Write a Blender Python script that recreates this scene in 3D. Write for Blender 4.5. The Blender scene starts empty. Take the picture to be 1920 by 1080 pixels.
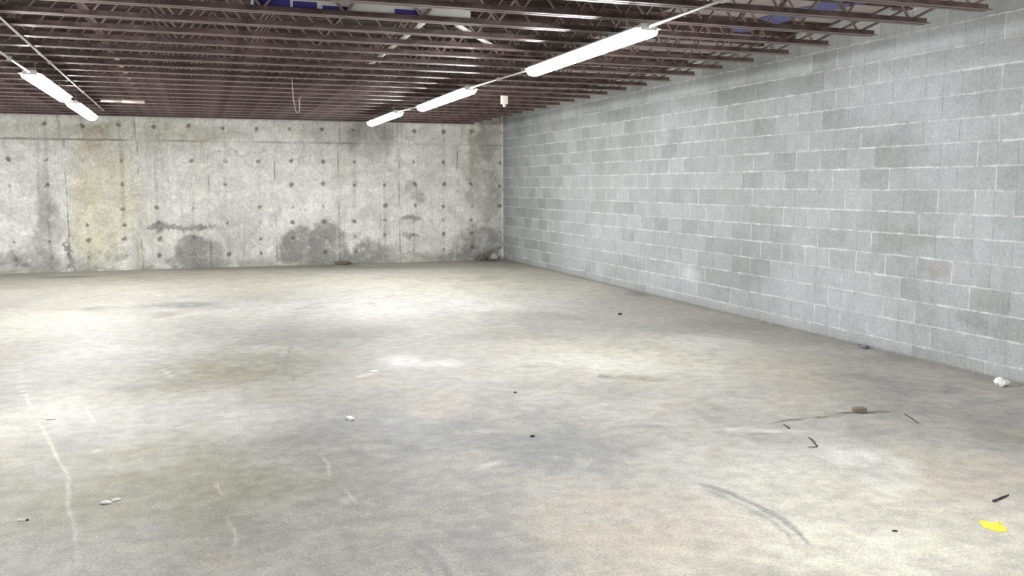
EXPOSURE = 0.0
LAMP = 82.0
STEEL_A, STEEL_B = (.085, .051, .046), (.185, .126, .113)
# stains, marks, cracks, tone patches and floor light put into the colour: centre, half sizes, turn, tint, strength, softness (metres on the floor or up the wall)
FLOOR_STAINS_AND_LIGHT = [(-0.949, 12.062, 0.795, 1.751, -0.333, 'W', 0.2, 0.6),
 (-1.756, 11.87, 0.7, 1.463, -0.333, 'C', 0.4, 0.7),
 (-1.2, 6.764, 0.254, 0.722, -0.333, 'C', 0.4, 0.7),
 (-0.345, 12.865, 0.446, 0.291, -0.333, 'G', 0.84, 0.5),
 (-1.264, 12.845, 0.196, 0.284, -0.333, 'G', 0.63, 0.5),
 (-0.448, 11.889, 0.166, 0.298, -0.333, 'O', 0.54, 0.5),
 (2.999, 12.377, 1.966, 1.728, -0.333, 'W', 0.55, 0.7),  # whitish floor, partly the lamps' bright band put into the colour
 (1.143, 11.589, 1.15, 1.102, -0.333, 'W', 0.35, 0.7),
 (2.294, 11.192, 0.474, 0.488, -0.333, 'W', 0.4, 0.6),
 (4.284, 13.992, 2.873, 1.621, -0.333, 'C', 0.6, 0.7),
 (0.176, 15.759, 2.936, 1.24, -0.333, 'C', 0.5, 0.7),
 (-1.022, 15.177, 2.086, 1.611, -0.333, 'C', 0.35, 0.7),
 (1.7, 9.758, 0.468, 0.367, -0.333, 'O', 0.54, 0.6),
 (1.332, 9.238, 0.33, 0.456, -0.333, 'G', 0.42, 0.6),
 (0.198, 8.188, 0.704, 0.837, -0.333, 'O', 0.74, 0.6),
 (-0.342, 7.395, 0.457, 0.431, -0.333, 'O', 0.41, 0.7),
 (1.671, 8.065, 0.187, 0.308, -0.333, 'W', 0.7, 0.6),
 (1.976, 7.775, 0.216, 0.196, -0.333, 'W', 0.6, 0.6),
 (1.384, 7.585, 0.055, 0.112, -0.333, 'W', 0.8, 0.5),
 (3.999, 10.351, 0.398, 0.652, -0.333, 'G', 0.31, 0.7),
 (3.869, 7.729, 1.183, 1.146, -0.333, 'C', 0.55, 0.7),
 (4.813, 8.035, 0.385, 0.457, -0.333, 'W', 0.55, 0.5),
 (3.176, 7.412, 0.677, 0.397, -0.333, 'W', 0.4, 0.7),
 (3.361, 6.607, 0.274, 0.104, -0.333, 'O', 0.81, 0.5),
 (3.106, 6.739, 0.036, 0.063, -0.333, 'G', 0.95, 0.5),
 (2.799, 7.24, 0.187, 0.115, -0.333, 'O', 0.41, 0.6),
 (1.545, 5.533, 0.904, 1.056, -0.333, 'G', 0.63, 0.7),
 (0.756, 5.805, 0.557, 0.934, -0.333, 'G', 0.53, 0.7),
 (1.591, 6.274, 0.234, 0.388, -0.333, 'B', 0.59, 0.7),
 (2.062, 4.799, 0.349, 0.407, -0.333, 'G', 0.63, 0.6),
 (1.951, 5.133, 0.233, 0.259, -0.333, 'G', 0.42, 0.6),
 (-0.551, 5.435, 0.906, 0.752, -0.333, 'O', 0.54, 0.7),
 (-0.76, 4.797, 0.42, 0.496, -0.333, 'O', 0.41, 0.8),
 (0.144, 4.728, 0.552, 0.51, -0.333, 'O', 0.47, 0.7),
 (0.755, 4.274, 0.578, 0.371, -0.333, 'G', 0.35, 0.8),
 (1.326, 4.076, 0.158, 0.517, -0.333, 'G', 0.49, 0.7),
 (1.134, 3.721, 0.287, 0.366, -0.333, 'G', 0.42, 0.7),
 (1.798, 3.913, 0.525, 0.444, -0.333, 'B', 0.52, 0.7),
 (1.785, 3.433, 0.472, 0.298, -0.333, 'B', 0.45, 0.7),
 (3.108, 3.275, 0.606, 0.674, -0.333, 'C', 0.7, 0.8),
 (2.382, 3.106, 0.641, 0.292, -0.333, 'C', 0.6, 0.8),
 (2.755, 3.826, 0.414, 0.422, -0.333, 'C', 0.35, 0.8),
 (3.961, 3.875, 0.483, 0.54, -0.333, 'B', 0.45, 0.7),
 (3.54, 4.211, 0.25, 0.287, -0.333, 'W', 0.6, 0.6),
 (3.399, 3.826, 0.144, 0.19, -0.333, 'W', 0.4, 0.6),
 (3.312, 4.908, 0.208, 0.066, -0.333, 'W', 0.65, 0.5),
 (3.077, 4.285, 0.185, 0.314, -0.333, 'W', 0.25, 0.7),
 (5.033, 5.837, 0.389, 0.381, -0.333, 'G', 0.63, 0.6),
 (5.061, 5.998, 0.265, 0.198, -0.333, 'G', 0.49, 0.6),
 (5.503, 5.374, 0.125, 0.122, -0.333, 'G', 0.7, 0.5),
 (5.438, 5.083, 0.159, 0.113, -0.333, 'G', 0.56, 0.5),
 (4.749, 4.859, 0.669, 0.648, -0.333, 'G', 0.42, 0.7),
 (4.909, 4.343, 0.062, 0.144, -0.333, 'O', 0.74, 0.5),
 (4.627, 4.086, 0.196, 0.387, -0.333, 'G', 0.42, 0.7),
 (4.015, 4.789, 0.159, 0.113, -0.333, 'G', 0.42, 0.6),
 (4.736, 6.265, 0.405, 0.677, -0.333, 'B', 0.39, 0.7),
 (2.641, 5.181, 0.087, 0.052, -0.333, 'G', 0.63, 0.5),
 (2.586, 5.227, 0.049, 0.039, -0.333, 'G', 0.56, 0.5),
 (-0.749, 6.259, 0.117, 0.416, -0.333, 'G', 0.31, 0.6),
 (-0.683, 5.922, 0.033, 0.05, -0.333, 'B', 0.65, 0.6),
 (-0.68, 7.57, 0.167, 0.101, -0.333, 'G', 0.49, 0.6),
 (6.613, 12.159, 0.366, 0.496, -0.333, 'G', 0.49, 0.6),
 (6.148, 11.959, 0.159, 0.336, -0.333, 'G', 0.7, 0.6),
 (-0.137, 6.548, 0.967, 0.468, -0.333, 'W', 0.25, 0.8),
 (-1.4, 8.74, 0.282, 1.066, -0.333, 'W', 0.25, 0.8),
 (-0.653, 9.292, 0.926, 0.608, -0.333, 'W', 0.25, 0.8),
 (2.762, 4.29, 0.363, 0.398, -0.333, 'W', 0.2, 0.8),
 (1.036, 9.988, 0.937, 0.747, -0.333, 'G', 0.25, 0.7),
 (5.491, 16.852, 0.632, 0.468, -0.333, 'O', 0.68, 0.6),
 (2.66, 18.209, 0.365, 0.496, -0.333, 'G', 0.95, 0.5),
 (1.001, 18.16, 4.987, 0.474, -0.333, 'O', 0.61, 0.6),
 (6.092, 17.969, 0.676, 0.671, -0.333, 'O', 0.68, 0.6),
 (2.043, 16.666, 5.075, 0.721, -0.333, 'C', 0.6, 0.8),  # cream band making up in colour for weak light on the far floor
 (-2.156, 16.39, 1.408, 0.823, -0.333, 'C', 0.5, 0.8),
 (5.027, 16.413, 1.223, 0.881, -0.333, 'C', 0.5, 0.8),
 (6.063, 8.731, 0.735, 0.494, -0.333, 'G', 0.31, 0.8),
 (6.112, 7.586, 0.495, 0.339, -0.333, 'G', 0.35, 0.8),
 (6.142, 6.712, 0.351, 0.231, -0.333, 'G', 0.42, 0.8)]
FLOOR_LINES = [(-1.433, 8.154, 0.656, 0.009, -1.353, 'W', 0.7, 0.6),
 (-1.257, 7.396, 0.309, 0.009, -1.322, 'W', 0.7, 0.6),
 (-0.999, 6.375, 0.347, 0.009, -1.318, 'C', 0.75, 0.6),
 (-0.886, 5.926, 0.227, 0.009, -1.334, 'C', 0.75, 0.6),
 (-0.796, 5.566, 0.233, 0.009, -1.319, 'C', 0.75, 0.6),
 (-0.703, 5.094, 0.259, 0.009, -1.437, 'W', 0.5, 0.6),
 (-0.644, 4.724, 0.205, 0.009, -1.381, 'W', 0.5, 0.6),
 (-0.589, 4.404, 0.198, 0.009, -1.421, 'W', 0.5, 0.6),
 (-0.546, 4.135, 0.139, 0.009, -1.394, 'W', 0.5, 0.6),
 (-0.776, 6.787, 0.197, 0.009, -1.318, 'W', 0.8, 0.6),
 (-0.319, 8.156, 0.297, 0.013, -1.315, 'W', 0.6, 0.6),
 (-0.948, 9.785, 0.419, 0.0343, -1.072, 'C', 0.7, 0.6),
 (-0.395, 8.717, 0.358, 0.0262, -1.042, 'W', 0.4, 0.6),
 (0.041, 4.897, 0.117, 0.009, -1.461, 'C', 0.6, 0.6),
 (0.09, 4.302, 0.114, 0.009, -1.473, 'C', 0.45, 0.6),
 (0.094, 4.084, 0.157, 0.009, -1.607, 'C', 0.45, 0.6),
 (0.638, 5.21, 0.109, 0.009, -1.401, 'W', 0.4, 0.6),
 (0.644, 5.024, 0.123, 0.009, -1.661, 'W', 0.4, 0.6),
 (0.688, 4.533, 0.121, 0.009, -1.474, 'W', 0.4, 0.6),
 (0.633, 8.518, 0.575, 0.015, -1.697, 'G', 0.72, 0.6),
 (0.555, 7.832, 0.281, 0.0133, -1.657, 'G', 0.72, 0.6),
 (0.747, 8.683, 0.513, 0.0157, -1.721, 'G', 0.88, 0.6),
 (0.652, 7.947, 0.406, 0.0136, -1.672, 'G', 0.88, 0.6),
 (0.778, 8.393, 0.483, 0.0125, -1.717, 'G', 0.72, 0.6),
 (0.7, 7.76, 0.308, 0.011, -1.657, 'G', 0.72, 0.6),
 (2.527, 4.024, 0.123, 0.03, -1.14, 'G', 0.88, 0.6),
 (2.581, 3.833, 0.126, 0.0234, -1.442, 'G', 0.88, 0.6),
 (2.592, 3.63, 0.128, 0.0194, -1.595, 'G', 0.88, 0.6),
 (2.578, 3.449, 0.097, 0.0163, -1.721, 'G', 0.88, 0.6),
 (2.546, 3.312, 0.078, 0.0128, -1.893, 'G', 0.88, 0.6),
 (2.504, 3.885, 0.136, 0.0256, -1.317, 'G', 0.51, 0.6),
 (2.536, 3.672, 0.132, 0.0206, -1.525, 'G', 0.51, 0.6),
 (2.526, 3.471, 0.118, 0.0159, -1.728, 'G', 0.51, 0.6),
 (2.484, 3.314, 0.085, 0.0112, -1.979, 'G', 0.51, 0.6),
 (2.598, 3.716, 0.11, 0.0123, -1.354, 'G', 0.72, 0.6),
 (2.608, 3.53, 0.125, 0.009, -1.656, 'G', 0.72, 0.6),
 (0.89, 3.775, 0.09, 0.0246, -1.296, 'G', 0.8, 0.6),
 (0.918, 3.623, 0.103, 0.0199, -1.47, 'G', 0.8, 0.6),
 (0.921, 3.479, 0.076, 0.0164, -1.653, 'G', 0.8, 0.6),
 (0.839, 3.715, 0.104, 0.0157, -1.368, 'G', 0.48, 0.6),
 (0.855, 3.55, 0.104, 0.0122, -1.584, 'G', 0.48, 0.6),
 (3.676, 5.064, 0.092, 0.0188, 0.265, 'D', 0.75, 0.6),
 (3.814, 5.083, 0.083, 0.0242, -0.009, 'D', 0.75, 0.6),
 (4.034, 5.075, 0.073, 0.0257, -0.083, 'D', 0.8, 0.6),
 (4.148, 5.089, 0.064, 0.0415, -0.19, 'O', 0.8, 0.6),
 (4.26, 5.122, 0.056, 0.03, -0.333, 'D', 0.85, 0.6),
 (4.374, 5.082, 0.094, 0.0331, -0.333, 'D', 0.9, 0.6),
 (4.516, 5.057, 0.087, 0.0421, -0.002, 'D', 0.65, 0.6),
 (3.399, 4.838, 0.146, 0.0182, -0.226, 'G', 0.8, 0.6),
 (1.523, 4.802, 0.098, 0.0285, 0.519, 'W', 0.4, 0.6),
 (2.731, 5.897, 0.062, 0.0475, -0.662, 'W', 0.6, 0.6),
 (-0.723, 6.016, 0.123, 0.0152, -1.771, 'G', 0.64, 0.6),
 (5.085, 5.601, 0.219, 0.0208, -1.58, 'G', 0.8, 0.6),
 (-2.227, 17.38, 0.48, 0.1635, 0.032, 'D', 0.6, 0.6)]
FAR_STAINS = [(1.957, 0.312, 0.447, 0.409, 0.0, 'G', 0.95, 0.35),
 (2.467, 0.365, 0.336, 0.508, 0.0, 'G', 0.95, 0.35),
 (2.268, 0.089, 0.714, 0.145, 0.0, 'G', 0.78, 0.5),
 (1.69, 0.115, 0.186, 0.143, 0.0, 'G', 0.84, 0.5),
 (2.697, 0.088, 0.266, 0.171, 0.0, 'G', 0.72, 0.5),
 (3.266, 0.172, 0.37, 0.32, 0.0, 'G', 0.84, 0.4),
 (2.935, 0.027, 0.244, 0.099, 0.0, 'G', 0.84, 0.5),
 (3.745, 0.304, 0.15, 0.148, 0.0, 'G', 0.48, 0.6),
 (-0.289, 0.857, 0.712, 0.057, 0.0, 'G', 0.9, 0.5),
 (-0.813, 0.884, 0.169, 0.068, 0.0, 'G', 0.84, 0.5),
 (-0.02, 0.286, 0.438, 0.301, 0.0, 'G', 0.9, 0.4),
 (-0.137, 0.546, 0.282, 0.104, 0.0, 'G', 0.78, 0.5),
 (-0.315, 0.179, 0.281, 0.138, 0.0, 'G', 0.66, 0.5),
 (0.319, 0.121, 0.333, 0.117, 0.0, 'G', 0.66, 0.6),
 (5.533, 0.286, 0.559, 0.435, 0.0, 'G', 0.9, 0.35),
 (5.06, 0.081, 0.788, 0.127, 0.0, 'G', 0.78, 0.5),
 (4.365, 0.121, 0.458, 0.09, 0.0, 'O', 0.5, 0.6),
 (4.147, 0.85, 0.228, 0.074, 0.0, 'G', 0.84, 0.5),
 (4.12, 0.529, 0.203, 0.05, 0.0, 'D', 0.54, 0.5),
 (5.832, 0.107, 0.189, 0.103, 0.0, 'D', 0.66, 0.5),
 (5.659, 1.791, 0.345, 1.007, 0.0, 'G', 0.42, 0.7),
 (5.955, 1.226, 0.188, 1.401, 0.0, 'G', 0.54, 0.7),
 (5.484, 2.126, 0.117, 0.781, 0.0, 'O', 0.45, 0.6),
 (5.721, 2.464, 0.106, 0.67, 0.0, 'O', 0.45, 0.6),
 (5.899, 2.69, 0.24, 0.5, 0.0, 'G', 0.54, 0.6),
 (3.287, 2.557, 0.437, 0.383, 0.0, 'G', 0.54, 0.6),
 (3.047, 2.425, 0.121, 0.478, 0.0, 'G', 0.48, 0.6),
 (3.614, 2.519, 0.197, 0.289, 0.0, 'G', 0.48, 0.6),
 (3.384, 1.892, 0.437, 0.648, 0.0, 'W', 0.4, 0.7),
 (3.12, 1.729, 0.152, 0.538, 0.0, 'W', 0.45, 0.6),
 (4.02, 2.276, 0.067, 0.543, 0.0, 'W', 0.5, 0.5),
 (-1.677, 1.274, 0.565, 1.09, 0.0, 'Y', 0.5, 0.7),
 (-2.003, 1.079, 0.225, 0.888, 0.0, 'Y', 0.35, 0.7),
 (-1.917, 2.304, 0.143, 0.136, 0.0, 'R', 0.4, 0.7),
 (-1.749, 2.617, 0.234, 0.136, 0.0, 'R', 0.4, 0.7),
 (-1.796, 2.568, 0.306, 0.175, 0.0, 'O', 0.45, 0.6),
 (-2.642, 0.792, 0.217, 0.657, 0.0, 'G', 0.48, 0.6),
 (-2.848, 0.208, 0.589, 0.198, 0.0, 'G', 0.54, 0.6),
 (-3.282, 0.239, 0.251, 0.109, 0.0, 'G', 0.6, 0.5),
 (-3.115, 0.117, 0.116, 0.109, 0.0, 'D', 0.48, 0.6),
 (-2.294, 0.292, 0.04, 0.378, 0.0, 'D', 0.84, 0.5),
 (-1.932, 0.303, 0.109, 0.14, 0.0, 'O', 0.55, 0.6),
 (-1.678, 0.276, 0.073, 0.16, 0.0, 'O', 0.5, 0.6),
 (-1.355, 0.268, 0.149, 0.081, 0.0, 'O', 0.5, 0.6),
 (-2.714, 1.086, 0.098, 0.981, 0.0, 'G', 0.36, 0.7),
 (-0.393, 1.872, 0.381, 0.403, 0.0, 'W', 0.45, 0.8),
 (-0.325, 1.163, 0.576, 0.204, 0.0, 'W', 0.4, 0.8),
 (2.296, 1.249, 0.634, 0.427, 0.0, 'W', 0.45, 0.8),
 (1.891, 1.779, 0.415, 0.316, 0.0, 'W', 0.35, 0.8),
 (4.95, 1.008, 0.464, 0.672, 0.0, 'W', 0.3, 0.8),
 (-2.43, 1.474, 0.124, 0.584, 0.0, 'W', 0.45, 0.7),
 (-0.27, 2.577, 1.144, 0.16, 0.0, 'O', 0.35, 0.8),
 (-2.808, 2.578, 1.037, 0.172, 0.0, 'O', 0.25, 0.8),
 (0.062, 2.482, 0.097, 0.161, 0.0, 'R', 0.3, 0.7),
 (1.914, 2.669, 0.62, 0.208, 0.0, 'O', 0.2, 0.8),
 (0.59, 2.256, 0.592, 0.041, 0.0, 'W', 0.6, 0.5),
 (0.489, 2.184, 0.59, 0.031, 0.0, 'O', 0.35, 0.5),
 (0.813, -0.051, 5.298, 0.053, 0.0, 'O', 0.55, 0.7),
 (-1.002, 0.867, 0.056, 0.908, 0.0, 'C', 0.25, 0.7),
 (4.212, 1.567, 0.126, 0.197, 0.0, 'G', 0.48, 0.5),
 (4.38, 1.346, 0.102, 0.124, 0.0, 'G', 0.54, 0.5),
 (0.735, 0.634, 0.449, 0.585, 0.0, 'G', 0.24, 0.8)]
BLOCK_STAINS_AND_TONES = [(10.632, 0.424, 0.224, 0.1, 0.0, 'W', 0.5, 0.6),
 (10.491, 0.38, 0.165, 0.099, 0.0, 'W', 0.35, 0.6),
 (6.693, 1.119, 0.401, 0.098, 0.0, 'O', 0.4, 0.4),
 (6.291, 0.857, 0.159, 0.076, 0.0, 'R', 0.35, 0.3),
 (5.757, 0.658, 0.161, 0.107, 0.0, 'O', 0.35, 0.4),
 (5.909, 0.457, 0.168, 0.073, 0.0, 'G', 0.35, 0.5),
 (12.081, 1.733, 2.851, 0.548, 0.0, 'W', 0.15, 0.9),
 (8.286, 1.41, 1.51, 0.346, 0.0, 'W', 0.18, 0.9),
 (18.402, 1.566, 0.287, 1.588, 0.0, 'G', 0.35, 0.7),  # darker strip up the far corner
 (18.406, 0.194, 0.506, 0.231, 0.0, 'G', 0.3, 0.7),
 (13.466, 0.619, 0.543, 0.611, 0.0, 'W', 0.15, 0.7)]
import bpy, bmesh, math, random
import numpy as np
from mathutils import Vector, Matrix, noise as mnoise

# ------------------------------------------------------------------ scene
S = bpy.context.scene
C = S.collection
S.view_settings.view_transform = 'Standard'
S.view_settings.look = 'None'
S.view_settings.gamma = 1.0
S.view_settings.use_curve_mapping = False
S.view_settings.exposure = EXPOSURE
try:
    S.cycles.use_denoising = True
    S.cycles.max_bounces = 6
    S.cycles.diffuse_bounces = 5
except Exception:
    pass

RX, FY, LX, BY = 6.18, 18.45, -7.0, -4.0      # wall faces: right, far, left, behind
DECK = 3.245                                   # underside of the deck
CHORD = 2.82                                   # underside of the bar joists
CRS, BLK = 0.2032, 0.4064                      # course height, block length

# ------------------------------------------------------------------ node helper
class NT:
    def __init__(self, name):
        self.m = bpy.data.materials.new(name)
        self.m.use_nodes = True
        self.t = self.m.node_tree
        self.t.nodes.clear()
        self.out = self.t.nodes.new('ShaderNodeOutputMaterial')
        self.tc = self.t.nodes.new('ShaderNodeTexCoord')
        self.P = self.tc.outputs['Object']

    def put(self, sock, v):
        if isinstance(v, bpy.types.NodeSocket):
            self.t.links.new(v, sock)
        elif v is not None:
            if isinstance(v, (tuple, list)) and len(v) == 3 and sock.type == 'RGBA':
                v = (*v, 1)
            sock.default_value = v

    def math(self, op, a, b=None, c=None, clamp=False):
        n = self.t.nodes.new('ShaderNodeMath'); n.operation = op; n.use_clamp = clamp
        for i, v in enumerate((a, b, c)):
            if v is not None: self.put(n.inputs[i], v)
        return n.outputs[0]

    def vm(self, op, a, b=None, scale=None):
        n = self.t.nodes.new('ShaderNodeVectorMath'); n.operation = op
        self.put(n.inputs[0], a)
        if b is not None: self.put(n.inputs[1], b)
        if scale is not None: self.put(n.inputs['Scale'], scale)
        return n.outputs['Value'] if op in ('LENGTH', 'DOT_PRODUCT') else n.outputs[0]

    def sep(self, v):
        n = self.t.nodes.new('ShaderNodeSeparateXYZ'); self.put(n.inputs[0], v); return n.outputs

    def comb(self, x=0., y=0., z=0.):
        n = self.t.nodes.new('ShaderNodeCombineXYZ')
        for i, v in enumerate((x, y, z)): self.put(n.inputs[i], v)
        return n.outputs[0]

    def noise(self, v, scale, detail=4., rough=.55, col=False, dist=0.):
        n = self.t.nodes.new('ShaderNodeTexNoise')
        self.put(n.inputs['Vector'], v); n.inputs['Scale'].default_value = scale
        n.inputs['Detail'].default_value = detail; n.inputs['Roughness'].default_value = rough
        n.inputs['Distortion'].default_value = dist
        return n.outputs['Color' if col else 'Fac']

    def white(self, v, col=False):
        n = self.t.nodes.new('ShaderNodeTexWhiteNoise'); n.noise_dimensions = '3D'
        self.put(n.inputs['Vector'], v); return n.outputs['Color' if col else 'Value']

    def vor(self, v, scale, feat='F1'):
        n = self.t.nodes.new('ShaderNodeTexVoronoi'); n.feature = feat
        self.put(n.inputs['Vector'], v); n.inputs['Scale'].default_value = scale
        return n.outputs['Distance']

    def mr(self, v, a, b, c=0., d=1., smooth=True):
        n = self.t.nodes.new('ShaderNodeMapRange'); n.clamp = True
        if smooth: n.interpolation_type = 'SMOOTHSTEP'
        self.put(n.inputs[0], v)
        for i, x in enumerate((a, b, c, d)): self.put(n.inputs[i + 1], x)
        return n.outputs[0]

    def mix(self, f, a, b, mode='MIX'):
        n = self.t.nodes.new('ShaderNodeMix'); n.data_type = 'RGBA'; n.blend_type = mode
        self.put(n.inputs[0], f); self.put(n.inputs[6], a); self.put(n.inputs[7], b)
        return n.outputs[2]

    def mapping(self, v, loc=(0, 0, 0), rot=(0, 0, 0), scl=(1, 1, 1), kind='POINT'):
        n = self.t.nodes.new('ShaderNodeMapping'); n.vector_type = kind
        self.put(n.inputs['Vector'], v)
        n.inputs['Location'].default_value = loc; n.inputs['Rotation'].default_value = rot
        n.inputs['Scale'].default_value = scl
        return n.outputs[0]

    def jitter(self, v, scale, amt, detail=3.):
        c = self.noise(v, scale, detail, .6, True)
        c = self.vm('SUBTRACT', c, (.5, .5, .5))
        return self.vm('ADD', v, self.vm('SCALE', c, scale=amt))

    def over(self, col):
        """lay the stains stored on the mesh over col"""
        n = self.t.nodes.new('ShaderNodeAttribute'); n.attribute_name = 'stains'
        k = self.math('SUBTRACT', 1., n.outputs['Alpha'])
        return self.vm('ADD', self.vm('SCALE', col, scale=k), n.outputs['Color'])

    def after(self, v, col):
        """v, evaluated only once col is known (keeps the shader stack small)"""
        n = self.t.nodes.new('ShaderNodeVectorMath'); n.operation = 'MULTIPLY_ADD'
        self.put(n.inputs[0], col); n.inputs[1].default_value = (1e-9, 1e-9, 1e-9); self.put(n.inputs[2], v)
        return n.outputs[0]

    def blot(self, v, cx, cy, a, b, rot, soft):
        """soft-edged elliptical stain in the xy of v"""
        m = self.mapping(v, (cx, cy, 0), (0, 0, rot), (a, b, 1e4), 'TEXTURE')
        return self.mr(self.vm('LENGTH', m), 1. + soft, 1. - soft)

    def bsdf(self, col, rough=.6, metal=0., spec=.5, bump=None, bstr=.3, bdist=.01, emit=None, estr=0.):
        n = self.t.nodes.new('ShaderNodeBsdfPrincipled')
        self.put(n.inputs['Base Color'], col); self.put(n.inputs['Roughness'], rough)
        self.put(n.inputs['Metallic'], metal); self.put(n.inputs['Specular IOR Level'], spec)
        if emit is not None:
            self.put(n.inputs['Emission Color'], emit); n.inputs['Emission Strength'].default_value = estr
        if bump is not None:
            k = self.t.nodes.new('ShaderNodeBump'); k.inputs['Strength'].default_value = bstr
            k.inputs['Distance'].default_value = bdist
            self.put(k.inputs['Height'], bump); self.t.links.new(k.outputs[0], n.inputs['Normal'])
        self.t.links.new(n.outputs[0], self.out.inputs['Surface'])
        return self.m

def simple(name, col, rough=.5, metal=0., var=.12, scale=25., spec=.5, bump=0.):
    t = NT(name)
    f = t.noise(t.P, scale, 4)
    a = tuple(c * (1 - var) for c in col); b = tuple(min(1, c * (1 + var)) for c in col)
    return t.bsdf(t.mix(f, a, b), rough, metal, spec, f if bump else None, bump)

TINT = {'W': (.575, .572, .535), 'C': (.565, .54, .45), 'G': (.215, .218, .212), 'O': (.245, .232, .172),
        'B': (.43, .385, .305), 'D': (.085, .075, .06), 'Y': (.56, .53, .34), 'R': (.42, .30, .17)}
BLOCK_TINT = dict(TINT, G=(.20, .205, .20), O=(.26, .26, .235), R=(.33, .28, .24), W=(.60, .615, .62))

# ------------------------------------------------------------------ materials
def mat_floor():
    t = NT('worn_concrete_floor')
    P = t.P
    big = t.noise(P, .35, 3, .5)
    mid = t.noise(P, 1.3, 5, .62, dist=.6)
    fine = t.noise(P, 9., 5, .65)
    grit = t.noise(P, 75., 3, .75)
    warm = t.noise(t.vm('ADD', P, (7, 3, 0)), 2.2, 5, .65, dist=.5)
    col = t.mix(t.mr(mid, .32, .68), (.308, .296, .264), (.412, .398, .358))
    col = t.mix(t.math('MULTIPLY', t.mr(warm, .48, .66), .55), col, (.39, .36, .29))
    col = t.mix(t.math('MULTIPLY', t.mr(big, .55, .7), .4), col, (.32, .322, .318))
    col = t.over(col)
    # whitish scuffs and dark specks
    sc = t.noise(t.mapping(P, rot=(0, 0, .33), scl=(1, 1.2, 1)), 13., 6, .78)
    col = t.mix(t.mr(sc, .57, .74, 0, .62), col, (.60, .595, .55))
    sd = t.noise(t.mapping(P, loc=(9, 4, 0), rot=(0, 0, .33), scl=(1, 1.2, 1)), 14., 6, .78)
    col = t.mix(t.mr(sd, .57, .74, 0, .60), col, (.225, .215, .185))
    pit = t.mr(t.vor(t.jitter(P, 8, .05), 11.), .0, .07, .55, 0.)
    pit = t.math('MULTIPLY', pit, t.mr(t.noise(P, 2.1, 2), .5, .62))
    col = t.mix(pit, col, (.16, .15, .13))
    f = t.mr(fine, .3, .7, .84, 1.13); g = t.mr(grit, .30, .70, .76, 1.22)
    fg = t.math('MULTIPLY', f, g)
    col = t.mix(1., col, t.comb(fg, fg, fg), 'MULTIPLY')
    rough = t.mr(mid, .3, .7, .50, .68)
    return t.bsdf(col, rough, 0., .38, t.math('ADD', t.math('MULTIPLY', grit, .6), t.math('MULTIPLY', fine, .4)), .12, .004)

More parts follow.
